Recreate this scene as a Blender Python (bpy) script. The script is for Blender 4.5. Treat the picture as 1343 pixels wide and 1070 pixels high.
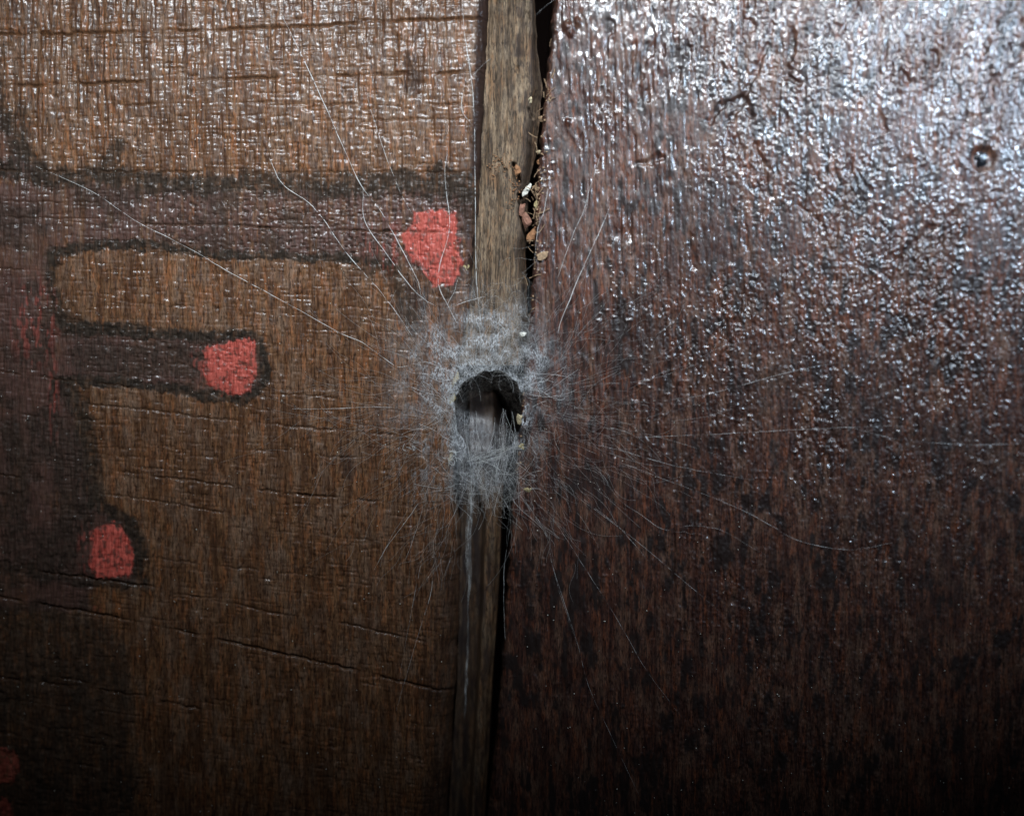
import bpy, bmesh, math, random
import numpy as np
from mathutils import Vector

# ------------------------------------------------------------------ scene, camera, light
scene = bpy.context.scene
for o in list(bpy.data.objects):
    bpy.data.objects.remove(o)
COL = scene.collection
U = 1e-4                      # one authoring unit = 0.1 mm
D = 0.144                     # camera distance to the joint (m)
cam_data = bpy.data.cameras.new('camera')
cam = bpy.data.objects.new('camera', cam_data)
COL.objects.link(cam)
cam.location = (0, -D, 0)
cam.rotation_euler = (math.radians(90), 0, 0)
cam_data.sensor_fit = 'HORIZONTAL'
cam_data.sensor_width = 36
cam_data.lens = 18.0 * D / (671.5 * U)
cam_data.clip_start = 0.005
cam_data.clip_end = 5
cam_data.dof.use_dof = True
cam_data.dof.focus_distance = 0.1445
cam_data.dof.aperture_fstop = 5.0
scene.camera = cam

world = bpy.data.worlds.new('World')
scene.world = world
world.use_nodes = True
bg = world.node_tree.nodes['Background']
bg.inputs[0].default_value = (0.55, 0.7, 1.0, 1)
bg.inputs[1].default_value = 0.005


def lamp(name, loc, target, size, power, color, spread=180):
    d = bpy.data.lights.new(name, 'AREA')
    d.shape = 'RECTANGLE'
    d.size, d.size_y = size
    d.energy = power
    d.color = color
    d.spread = math.radians(spread)
    o = bpy.data.objects.new(name, d)
    COL.objects.link(o)
    o.location = loc
    o.rotation_euler = (Vector(target) - Vector(loc)).to_track_quat('-Z', 'Y').to_euler()
    return o


# a bar-shaped lamp close above the wall: lights the upper half, fades downwards
lamp('lamp_bar', (-0.006, -0.105, 0.090), (-0.006, 0, 0.033), (0.150, 0.010), 0.082, (0.84, 0.92, 1.0), 55)
# small cool lamp above right: the bluish gleam on the right plank
lamp('lamp_cool', (0.114, -0.105, 0.062), (0.064, 0, 0.036), (0.044, 0.012), 0.046, (0.60, 0.78, 1.0), 64)

scene.view_settings.view_transform = 'Standard'
scene.view_settings.look = 'None'
scene.view_settings.exposure = 0
scene.view_settings.gamma = 1
scene.view_settings.use_curve_mapping = False

# ------------------------------------------------------------------ helpers
rng = np.random.default_rng(7)
random.seed(7)
TAB = rng.random((16, 256, 256)).astype(np.float32)


def vn(x, y, seed=0):
    """smooth value noise in -1..1"""
    x = np.asarray(x, np.float32) + 37.3 * seed
    y = np.asarray(y, np.float32) + 91.7 * seed
    xi = np.floor(x).astype(np.int64)
    yi = np.floor(y).astype(np.int64)
    fx = x - xi
    fy = y - yi
    fx = fx * fx * fx * (fx * (fx * 6 - 15) + 10)
    fy = fy * fy * fy * (fy * (fy * 6 - 15) + 10)
    t = TAB[seed % 16]
    x0, x1, y0, y1 = xi & 255, (xi + 1) & 255, yi & 255, (yi + 1) & 255
    a = t[x0, y0] * (1 - fx) + t[x1, y0] * fx
    b = t[x0, y1] * (1 - fx) + t[x1, y1] * fx
    return (a * (1 - fy) + b * fy) * 2 - 1


def fbm(x, y, seed=0, o=3):
    s = 0
    a = 1.0
    for i in range(o):
        s = s + a * vn(x, y, seed + i)
        x, y = x * 1.93 + y * 0.31, y * 1.93 - x * 0.31
        a *= 0.5
    return s


def sstep(a, b, x):
    t = np.clip((x - a) / (b - a), 0, 1)
    return t * t * (3 - 2 * t)


def P(u, v, h=0.0):
    """wall point at face coordinates (u right, v down, in 0.1 mm) and height h above the face"""
    x = (np.asarray(u, float) - 671.5) * U
    z = (535.0 - np.asarray(v, float)) * U
    a = np.where(x < 0, -0.05, -0.085)
    b = -0.05
    t = D / (D - a * x - b * z)
    return np.stack([t * x, -D + t * D - np.asarray(h, float) * U, t * z], -1)


def mesh_obj(name, verts, faces, mat, parent=None, attrs=None, smooth=True):
    """faces: (n,3) or (n,4) int array"""
    me = bpy.data.meshes.new(name)
    verts = np.ascontiguousarray(verts, np.float32).reshape(-1, 3)
    faces = np.ascontiguousarray(faces, np.int32)
    n, k = faces.shape
    me.vertices.add(len(verts))
    me.vertices.foreach_set('co', verts.ravel())
    me.loops.add(n * k)
    me.loops.foreach_set('vertex_index', faces.ravel())
    me.polygons.add(n)
    me.polygons.foreach_set('loop_start', np.arange(0, n * k, k, dtype=np.int32))
    me.polygons.foreach_set('use_smooth', np.full(n, smooth, bool))
    for an, av in (attrs or {}).items():
        at = me.attributes.new(an, 'FLOAT', 'POINT')
        at.data.foreach_set('value', np.ascontiguousarray(av, np.float32).ravel())
    me.update(calc_edges=True)
    me.materials.append(mat)
    o = bpy.data.objects.new(name, me)
    COL.objects.link(o)
    if parent:
        o.parent = parent
    return o


def grid_faces(nr, nc, wrap=False):
    r = np.arange(nr - 1)[:, None]
    c = np.arange(nc if wrap else nc - 1)[None, :]
    c2 = (c + 1) % nc
    q = np.stack([r * nc + c, (r + 1) * nc + c, (r + 1) * nc + c2, r * nc + c2], -1)
    return q.reshape(-1, 4)


def empty(name, loc, label, cat, group=None):
    o = bpy.data.objects.new(name, None)
    COL.objects.link(o)
    o.location = loc
    o.empty_display_size = 0.01
    o['label'] = label
    o['category'] = cat
    if group:
        o['group'] = group
    return o


def seg_dist(x, y, pts):
    d = np.full(np.shape(x), 1e9, np.float32)
    for (ax, ay), (bx, by) in zip(pts[:-1], pts[1:]):
        dx, dy = bx - ax, by - ay
        t = np.clip(((x - ax) * dx + (y - ay) * dy) / (dx * dx + dy * dy + 1e-9), 0, 1)
        d = np.minimum(d, np.hypot(x - ax - t * dx, y - ay - t * dy))
    return d


def poly_sdf(x, y, pts):
    d = seg_dist(x, y, pts + [pts[0]])
    ins = np.zeros(np.shape(x), bool)
    for (ax, ay), (bx, by) in zip(pts, pts[1:] + [pts[0]]):
        if ay == by:
            continue
        c = ((ay > y) != (by > y)) & (x < (bx - ax) * (y - ay) / (by - ay) + ax)
        ins ^= c
    return np.where(ins, -d, d)


# ------------------------------------------------------------------ materials
class NT:
    def __init__(self, name):
        self.m = bpy.data.materials.new(name)
        self.m.use_nodes = True
        self.t = self.m.node_tree
        self.bsdf = self.t.nodes['Principled BSDF']
        self.out = self.t.nodes['Material Output']

    def n(self, typ, **kw):
        nd = self.t.nodes.new(typ)
        for k, v in kw.items():
            setattr(nd, k, v)
        return nd

    def link(self, a, b):
        self.t.links.new(a, b)

    def setin(self, sock, v):
        if hasattr(v, 'node'):
            self.link(v, sock)
        elif isinstance(v, tuple) and len(v) == 3 and sock.type == 'RGBA':
            sock.default_value = (*v, 1)
        else:
            sock.default_value = v

    def noise(self, scale, detail=3, rough=0.55, lo=None, hi=None, off=0.0):
        tc = self.n('ShaderNodeTexCoord')
        mp = self.n('ShaderNodeMapping')
        mp.inputs['Scale'].default_value = scale
        mp.inputs['Location'].default_value = (off, off * 1.7, off * 0.6)
        self.link(tc.outputs['Object'], mp.inputs[0])
        nz = self.n('ShaderNodeTexNoise')
        nz.inputs['Scale'].default_value = 1
        nz.inputs['Detail'].default_value = detail
        nz.inputs['Roughness'].default_value = rough
        self.link(mp.outputs[0], nz.inputs['Vector'])
        if lo is None:
            return nz.outputs[0]
        mr = self.n('ShaderNodeMapRange')
        mr.inputs[1].default_value = lo
        mr.inputs[2].default_value = hi
        self.link(nz.outputs[0], mr.inputs[0])
        return mr.outputs[0]

    def attr(self, name):
        a = self.n('ShaderNodeAttribute', attribute_name=name)
        return a.outputs['Fac']

    def mix(self, fac, a, b, mode='MIX'):
        m = self.n('ShaderNodeMix', data_type='RGBA', blend_type=mode)
        self.setin(m.inputs[0], fac)
        self.setin(m.inputs[6], a)
        self.setin(m.inputs[7], b)
        return m.outputs[2]

    def math(self, op, a, b):
        m = self.n('ShaderNodeMath', operation=op)
        m.use_clamp = False
        self.setin(m.inputs[0], a)
        self.setin(m.inputs[1], b)
        return m.outputs[0]

    def bump(self, height, dist, strength=1.0):
        b = self.n('ShaderNodeBump')
        b.inputs['Strength'].default_value = strength
        b.inputs['Distance'].default_value = dist
        self.link(height, b.inputs['Height'])
        self.link(b.outputs[0], self.bsdf.inputs['Normal'])
        self.link(b.outputs[0], self.bsdf.inputs['Coat Normal'])
        return b.outputs[0]


def wood_material(name, c_mid, c_dark, c_warm, c_grey, rough=0.42, coat=0.55, coat_r=0.2, paint=False, spec=0.5):
    w = NT(name)
    streak = w.noise((2900, 2900, 170), 4, 0.65, 0.40, 0.60, off=3.1)
    orange = w.noise((1900, 1900, 230), 4, 0.7, 0.50, 0.64, off=6.2)
    fine = w.noise((6500, 6500, 900), 4, 0.7, 0.44, 0.62)
    pale = w.noise((520, 520, 230), 5, 0.7, 0.47, 0.62, off=1.3)
    band = w.noise((900, 900, 50), 3, 0.6, 0.48, 0.62, off=7.7)
    fleck = w.noise((4600, 4600, 900), 4, 0.72, 0.52, 0.62, off=8.4)
    c = w.mix(streak, c_dark, c_mid)
    c = w.mix(w.math('MULTIPLY', orange, 0.75), c, c_warm)
    c = w.mix(w.math('MULTIPLY', pale, 0.55), c, c_grey)
    c = w.mix(w.math('MULTIPLY', band, 0.6), c, c_dark)
    c = w.mix(w.math('MULTIPLY', fine, 0.6), c, tuple(v * 0.45 for v in c_dark))
    c = w.mix(w.math('MULTIPLY', fleck, 0.85), c, tuple(v * 0.35 for v in c_dark))
    if paint:
        grain2 = w.noise((5200, 5200, 420), 4, 0.65, 0.35, 0.68, off=5.5)
        mauve = w.mix(grain2, (0.024, 0.014, 0.011), (0.090, 0.046, 0.038))
        c = w.mix(w.attr('faded'), c, mauve)
        darkc = w.mix(grain2, (0.010, 0.0075, 0.006), (0.036, 0.026, 0.019))
        c = w.mix(w.attr('dark'), c, darkc)
        redc = w.mix(grain2, (0.22, 0.030, 0.022), (0.55, 0.115, 0.085))
        c = w.mix(w.attr('red'), c, redc)
    if paint:
        c = w.mix(w.math('MULTIPLY', w.attr('crack'), 0.6), c, (0.030, 0.015, 0.008))
    c = w.mix(w.attr('stain_shade'), c, (0.015, 0.009, 0.0075))  # real stains on the planks, painted shade deep in the joint
    w.link(c, w.bsdf.inputs['Base Color'])
    b = w.bsdf.inputs
    rr = w.noise((1400, 1400, 600), 3, 0.6, 0.3, 0.7, off=9.0)
    r = w.math('ADD', w.math('MULTIPLY', rr, 0.2), rough - 0.1)
    if paint:
        pm = w.math('MAXIMUM', w.attr('crack'), w.math('MAXIMUM', w.math('MULTIPLY', w.attr('red'), 0.8), w.math('MAXIMUM', w.math('MULTIPLY', w.attr('dark'), 0.8), w.math('MULTIPLY', w.attr('stain_shade'), 0.75))))
        r = w.math('ADD', r, w.math('MULTIPLY', pm, 0.25))
        cw = w.math('MULTIPLY', w.math('SUBTRACT', 1.0, pm), coat)
        w.link(cw, b['Coat Weight'])
    else:
        worn = w.noise((420, 420, 190), 4, 0.65, 0.36, 0.62, off=11.0)
        w.link(w.math('MULTIPLY', w.math('ADD', 0.25, w.math('MULTIPLY', worn, 0.75)), coat), b['Coat Weight'])
    w.link(r, b['Roughness'])
    if paint:
        w.link(w.math('MULTIPLY', w.math('SUBTRACT', 1.0, pm), spec), b['Specular IOR Level'])
    else:
        b['Specular IOR Level'].default_value = spec
    b['Coat Roughness'].default_value = coat_r
    hgt = w.noise((6000, 6000, 1800), 3, 0.6)
    w.bump(hgt, 0.00006, 1.0)
    cb = w.n('ShaderNodeBump')
    cb.inputs['Distance'].default_value = 0.00004
    w.link(w.noise((5200, 5200, 2300), 2, 0.5, off=2.0), cb.inputs['Height'])
    w.link(cb.outputs[0], b['Coat Normal'])
    return w.m


M_left = wood_material('varnished_brown_wood', (0.156, 0.078, 0.037), (0.050, 0.022, 0.011), (0.23, 0.085, 0.032), (0.172, 0.114, 0.078), paint=True,
                       rough=0.42, coat=0.24, coat_r=0.09, spec=0.17)
M_right = wood_material('varnished_red_brown_wood', (0.082, 0.034, 0.021), (0.021, 0.009, 0.0075), (0.150, 0.046, 0.020), (0.130, 0.074, 0.048),
                        rough=0.42, coat=0.75, coat_r=0.10, spec=0.3)
M_strip = wood_material('weathered_grey_wood', (0.155, 0.104, 0.062), (0.034, 0.021, 0.012), (0.19, 0.100, 0.046), (0.23, 0.170, 0.112),
                        rough=0.75, coat=0.0, spec=0.2)
M_inner = wood_material('raw_dark_wood', (0.115, 0.068, 0.036), (0.034, 0.018, 0.010), (0.15, 0.068, 0.026), (0.13, 0.092, 0.056),
                        rough=0.55, coat=0.35, coat_r=0.25, spec=0.3)


M_back = wood_material('gap_shade_wood', (0.030, 0.020, 0.014), (0.012, 0.008, 0.006), (0.03, 0.018, 0.012), (0.03, 0.022, 0.016), rough=0.9, coat=0.0, spec=0.05)  # near-black colour painted in so the gap reads as deep shade


def silk_material(name, col, fmax=1.0, film=False, streak=(5200, 5200, 2600), see=None):
    w = NT(name)
    t = w.t
    dif = w.n('ShaderNodeBsdfDiffuse')
    dif.inputs[0].default_value = (*col, 1)
    tra = w.n('ShaderNodeBsdfTranslucent')
    tra.inputs[0].default_value = (*col, 1)
    m1 = w.n('ShaderNodeMixShader')
    m1.inputs[0].default_value = 0.35
    w.link(dif.outputs[0], m1.inputs[1])
    w.link(tra.outputs[0], m1.inputs[2])
    gl = w.n('ShaderNodeBsdfGlossy')
    gl.inputs[0].default_value = (0.8, 0.85, 0.9, 1)
    gl.inputs[1].default_value = 0.35
    m2 = w.n('ShaderNodeMixShader')
    m2.inputs[0].default_value = 0.12 if not film else 0.03
    w.link(m1.outputs[0], m2.inputs[1])
    w.link(gl.outputs[0], m2.inputs[2])
    sh = m2.outputs[0]
    if film:
        n1 = w.noise(streak, 5, 0.72, 0.40, 0.66)
        n2 = w.noise((900, 900, 900), 3, 0.6, 0.30, 0.70, off=4.0)
        f = w.math('MULTIPLY', w.math('MULTIPLY', n1, w.math('ADD', 0.35, n2)), w.attr('cover'))
        f = w.math('MINIMUM', w.math('MAXIMUM', f, 0.0), fmax)
        if see:
            f = see
        tr = w.n('ShaderNodeBsdfTransparent')
        m3 = w.n('ShaderNodeMixShader')
        w.setin(m3.inputs[0], f)
        w.link(tr.outputs[0], m3.inputs[1])
        w.link(sh, m3.inputs[2])
        sh = m3.outputs[0]
    w.link(sh, w.out.inputs['Surface'])
    return w.m


M_silk = silk_material('spider_silk', (0.74, 0.73, 0.70))
M_thread = silk_material('broken_spider_silk', (0.74, 0.74, 0.72), film=True, fmax=1.0, streak=(500, 500, 500))
M_fuzz = silk_material('fine_spider_silk', (0.66, 0.65, 0.62), film=True, see=0.5)
M_film = silk_material('silk_film', (0.60, 0.61, 0.62), 0.75, True)
M_ribbon = silk_material('silk_ribbon', (0.50, 0.50, 0.48), 0.7, True, (9000, 9000, 500))
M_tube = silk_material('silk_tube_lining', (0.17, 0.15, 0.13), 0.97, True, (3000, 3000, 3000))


def plain(name, col, rough=0.8, var=0.4, scale=3500, spec=0.3):
    w = NT(name)
    n = w.noise((scale,) * 3, 4, 0.6, 0.3, 0.7)
    c = w.mix(n, tuple(v * (1 - var) for v in col), tuple(min(1, v * (1 + var)) for v in col))
    w.link(c, w.bsdf.inputs['Base Color'])
    w.bsdf.inputs['Roughness'].default_value = rough
    w.bsdf.inputs['Specular IOR Level'].default_value = spec
    w.bump(n, 0.00006, 0.8)
    return w.m


# ------------------------------------------------------------------ the plank wall
wall = empty('plank_wall', (0, 0.03, -0.075), 'dark varnished plank wall with one open vertical joint running down it', 'wall')
wall_loc = Vector(wall.location)


def to_wall(o, parent=wall):
    o.parent = parent
    o.matrix_parent_inverse = wall.matrix_world.inverted() if parent is wall else o.matrix_parent_inverse
    return o


bpy.context.view_layer.update()

STEP = 1.25
vs = np.concatenate([np.arange(-610, -130, 20.0), np.arange(-130, -12, 7.0), np.arange(-12, 1082, STEP), np.arange(1082, 1200, 7.0), np.arange(1200, 1500, 20.0)])


def interp(v, tab):
    a = np.array(tab, float)
    return np.interp(v, a[:, 0], a[:, 1])


def ledge(v):
    e = interp(v, [(-130, 645), (0, 641), (240, 629), (400, 615), (480, 600), (560, 592), (640, 594), (700, 603), (800, 601),
                   (900, 596), (1070, 586), (1200, 580)])
    return e + 1.5 * vn(v / 16, v * 0, 3) + 0.35 * vn(v / 5, v * 0 + 5, 4)


def lround(v):
    return interp(v, [(0, 18), (300, 14), (450, 9), (600, 9), (660, 22), (720, 40), (1200, 46)])


def redge(v):
    e = interp(v, [(-130, 733), (0, 727), (100, 718), (200, 708), (300, 702), (400, 696), (450, 690), (500, 688), (560, 682),
                   (640, 675), (700, 670), (800, 664), (900, 657), (1000, 648), (1070, 641), (1200, 630)])
    return e + 1.6 * vn(v / 11, v * 0, 6) + 1.1 * vn(v / 4, v * 0 + 9, 7)


def round_drop(d, r):
    d = np.clip(d, 0, r)
    return r - np.sqrt(np.maximum(r * r - (r - d) ** 2, 0))


# ---- left plank
n_wall = 10
us_t = np.concatenate([np.linspace(-560, -12, 46)[:-1], np.arange(-12, 600, STEP)])
frac = (us_t - us_t[0]) / (us_t[-1] - us_t[0] + STEP)
# stretch columns so the last face column sits on the edge of the plank
V, F = np.meshgrid(vs, frac, indexing='ij')
e = ledge(vs)[:, None]
inside = us_t[None, :]
Uu = inside + (e - us_t[-1] - 0.3) * sstep(0.35, 1.0, F)
Vv = V.copy()
r = lround(vs)[:, None]


def paint_masks(x, y):
    wx = x + 3.2 * fbm(x / 14, y / 14, 2, 3) + 2.2 * vn(x / 3.2, y / 4, 9)
    wy = y + 3.2 * fbm(x / 13, y / 13, 5, 3) + 2.4 * vn(x / 2.6, y / 5, 10)
    # feathered by the grain
    wy2 = wy + 7.0 * vn(x / 4.0, y / 60, 8)
    dark = np.zeros_like(x)

    def line(pts, wid, soft, amt=1.0, yy=wy):
        nonlocal dark
        d = seg_dist(wx, yy, pts)
        dark = np.maximum(dark, amt * (1 - sstep(wid, wid + soft, d)))

    # upper arm, upper border
    line([(-60, 216), (20, 222), (70, 236), (150, 232), (230, 243), (330, 240), (420, 246), (520, 246), (600, 243), (630, 250)], 7, 10, 0.95, wy2)
    line([(180, 242), (260, 248), (300, 243)], 8, 9, 0.9, wy2)
    line([(320, 236), (420, 242)], 9, 10, 0.8, wy2)
    line([(455, 244), (520, 238), (560, 246)], 12, 8, 0.9, wy2)
    line([(575, 238), (622, 250)], 16, 10, 0.95, wy2)
    line([(608, 235), (618, 300)], 7, 8, 0.8)
    # upper arm, lower border
    line([(72, 345), (66, 333), (100, 326), (150, 320), (205, 321), (250, 331), (330, 335), (420, 337), (500, 345), (514, 345)], 4.5, 4)
    line([(480, 347), (516, 350), (522, 385), (545, 430)], 5, 14, 0.75)
    line([(590, 385), (600, 360)], 6, 8, 0.7)
    # top-left strokes
    line([(-10, 120), (10, 165), (30, 205), (48, 222)], 9, 8, 0.9)
    line([(30, 140), (34, 190)], 6, 7, 0.7)
    line([(158, 190), (148, 208), (130, 222), (104, 236)], 7, 8, 0.85)
    # inner corner between the arms
    line([(66, 333), (66, 370), (76, 410), (84, 432), (110, 434)], 5, 6, 0.9)
    # middle arm
    line([(84, 432), (130, 430), (190, 436), (240, 441), (280, 442), (318, 438), (334, 446)], 5.5, 5, 1.0)
    line([(334, 446), (346, 462), (346, 492), (334, 516), (318, 523)], 5.5, 4, 1.0)
    line([(70, 502), (95, 500), (160, 501), (210, 508), (250, 514), (290, 520), (322, 523)], 5, 4, 1.0)
    line([(112, 470), (160, 474), (210, 470), (250, 474)], 15, 14, 0.72)
    # trunk
    line([(74, 512), (92, 516), (106, 545), (112, 580), (118, 620), (124, 660)], 8, 12, 0.9)
    line([(60, 560), (90, 600), (100, 650), (92, 700), (60, 740)], 18, 16, 0.75)
    line([(12, 560), (26, 620), (20, 700)], 10, 12, 0.75)
    line([(100, 430), (60, 420), (50, 470)], 10, 14, 0.6)
    # border of the lower dab
    line([(124, 660), (150, 676), (172, 690), (182, 715), (184, 745), (176, 764), (190, 766)], 6, 8, 0.95)
    line([(176, 764), (150, 766), (110, 762), (60, 752), (0, 742)], 5, 6, 0.85)
    # lower dark block
    blk = poly_sdf(wx, wy, [(-700, 788), (40, 792), (110, 806), (150, 826), (166, 850), (170, 900), (173, 960), (178, 1010), (182, 1100), (182, 1600), (-700, 1600)])
    bm_ = 0.9 * (1 - sstep(-8, 10, blk)) * (0.82 + 0.18 * vn(x / 24, y / 40, 3))
    dark = np.maximum(dark, bm_)
    # faded mauve-brown paint inside the bands
    arm1 = poly_sdf(wx, wy, [(-700, 232), (60, 240), (300, 250), (620, 252), (624, 300), (606, 380), (520, 345), (420, 334), (300, 332), (205, 318), (100, 324),
                             (60, 336), (70, 400), (90, 434), (335, 442), (344, 470), (340, 510), (320, 520), (250, 512), (160, 499), (86, 500), (98, 540),
                             (112, 600), (122, 660), (176, 700), (184, 745), (172, 764), (120, 764), (118, 800), (60, 800), (-700, 790)])
    tl = poly_sdf(wx, wy, [(-700, 110), (0, 140), (28, 205), (60, 236), (-700, 240)])
    fade_in = 1 - sstep(-6, 6, np.minimum(arm1, tl))
    keep = 0.86 - 0.25 * sstep(0.1, 0.8, fbm(x / 60, y / 60, 9, 3)) - 0.55 * sstep(0.15, 0.7, vn(x / 4.2, y / 55, 10) + 0.5 * vn(x / 2, y / 20, 11)) * sstep(30, 110, x) * (y < 425)
    faded = np.clip(fade_in * keep, 0, 1)
    # dirty patches in the faded paint
    dp = sstep(0.15, 0.75, fbm(x / 34, y / 30, 12, 3)) * fade_in * 0.65
    dark = np.maximum(dark, dp * (x < 420))
    dark = dark * (1.0 - 0.3 * sstep(0.2, 0.8, fbm(x / 11, y / 9, 7, 3))) * (1.0 - 0.35 * sstep(0.2, 0.75, vn(x / 3.0, y / 24, 3) + 0.5 * vn(x / 2, y / 7, 6)))
    pits = sstep(0.35, 0.6, vn(x / 3.6, y / 3.6, 13)) * fade_in
    dark = np.maximum(dark, 0.6 * pits * sstep(120, 260, x))
    reds = []
    for pts in RED:
        s = poly_sdf(x + 3.4 * fbm(x / 6, y / 8, 4, 3), y + 4.0 * fbm(x / 6, y / 6, 6, 3) + 2.0 * vn(x / 3.0, y / 40, 7), pts)
        reds.append(1 - sstep(-2.5, 2.0, s))
    red = np.max(np.stack(reds), 0)
    # worn red traces next to the dabs
    tr = 0
    for (cx, cy, rx, ry) in [(505, 322, 38, 48), (258, 478, 14, 28), (112, 720, 14, 45), (128, 792, 9, 22), (45, 420, 45, 80), (70, 520, 10, 80)]:
        tr = np.maximum(tr, 1 - sstep(0.3, 1.0, np.hypot((x - cx) / rx, (y - cy) / ry)))
    scr = sstep(0.1, 0.55, vn(x / 3.0, y / 14, 14) + 0.4 * vn(x / 1.8, y / 6, 2))
    trace = tr * scr * 0.27
    return dark, faded, red, trace, reds, fade_in, pits


RED = [[(541, 280), (570, 276), (598, 279), (602, 300), (600, 320), (606, 340), (602, 362), (590, 374), (568, 376), (560, 366), (552, 352), (540, 345), (530, 325), (527, 308), (540, 300)],
       [(268, 455), (300, 448), (328, 443), (335, 452), (335, 480), (333, 505), (325, 517), (306, 518), (290, 511), (276, 507), (266, 490)],
       [(118, 702), (128, 690), (146, 688), (162, 694), (172, 706), (174, 728), (172, 750), (164, 757), (144, 759), (124, 756), (117, 738)],
       [(-20, 985), (8, 980), (20, 992), (24, 1008), (16, 1024), (-20, 1030)],
       [(-22, 1050), (6, 1046), (14, 1060), (14, 1078), (-20, 1090)]]

CRACKS = [  # polylines (u, v), depth, half width
    ([(-190, 50), (0, 45), (240, 40), (400, 35), (520, 27), (640, 24)], 3.4, 1.5),
    ([(-190, 118), (0, 112), (120, 109), (240, 105), (430, 100), (640, 94)], 3.6, 1.6),
    ([(150, 138), (330, 134), (480, 138), (640, 137)], 1.8, 1.3),
    ([(-100, 80), (80, 77), (220, 80)], 1.3, 1.3),
    ([(200, 172), (330, 170)], 1.5, 1.2), ([(430, 157), (500, 158), (620, 156)], 2.0, 1.3),
    ([(-190, 222), (0, 224), (180, 225), (400, 226), (625, 226)], 2.6, 1.4),
    ([(0, 264), (120, 266), (180, 262)], 1.6, 1.2), ([(180, 294), (300, 295), (450, 303), (520, 304), (620, 306)], 2.4, 1.4),
    ([(0, 285), (100, 287)], 1.6, 1.2), ([(-100, 352), (60, 354)], 1.8, 1.4),
    ([(120, 360), (190, 364)], 1.6, 1.1), ([(100, 404), (200, 400), (330, 404)], 1.3, 1.2), ([(400, 432), (560, 436)], 1.3, 1.2),
    ([(-190, 478), (0, 488), (93, 499), (180, 508)], 2.6, 1.4),
    ([(330, 514), (420, 520), (520, 532)], 1.9, 1.3),
    ([(0, 540), (60, 548), (130, 552)], 2.2, 1.4), ([(110, 530), (200, 538), (254, 546), (330, 553), (400, 561), (520, 570)], 2.2, 1.3),
    ([(250, 585), (330, 590), (420, 598), (560, 606)], 1.8, 1.3),
    ([(-190, 600), (0, 624), (60, 628)], 2.6, 1.4), ([(118, 613), (205, 624), (300, 636), (392, 648), (470, 655), (580, 668)], 2.8, 1.4),
    ([(127, 647), (200, 656), (262, 667), (300, 672)], 2.2, 1.4), ([(180, 730), (290, 742), (380, 752), (480, 770)], 1.7, 1.3),
    ([(300, 690), (400, 700), (520, 712)], 1.6, 1.3),
    ([(-190, 715), (0, 736), (56, 750), (130, 760), (205, 770)], 3.0, 1.6),
    ([(-190, 762), (0, 784), (60, 793), (150, 809), (250, 830), (340, 850), (420, 868), (520, 892), (600, 912)], 3.4, 1.7),
    ([(240, 780), (310, 792), (360, 804), (400, 808), (450, 818), (560, 842)], 2.4, 1.5),
    ([(-100, 880), (100, 900), (180, 912), (260, 930), (350, 952)], 2.6, 1.6), ([(60, 886), (120, 896)], 2.0, 1.4),
    ([(-190, 955), (0, 985), (150, 1010)], 1.8, 1.5),
]
for k in range(30):
    y0 = rng.uniform(-60, 1000)
    x0 = rng.uniform(-40, 560)
    L = rng.uniform(30, 150)
    s = -0.045 + 0.19 * (y0 / 1070)
    CRACKS.append(([(x0, y0), (x0 + L / 2, y0 + s * L / 2 + rng.uniform(-2, 2)), (x0 + L, y0 + s * L)], rng.uniform(0.5, 1.4), rng.uniform(0.9, 1.3)))


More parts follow.
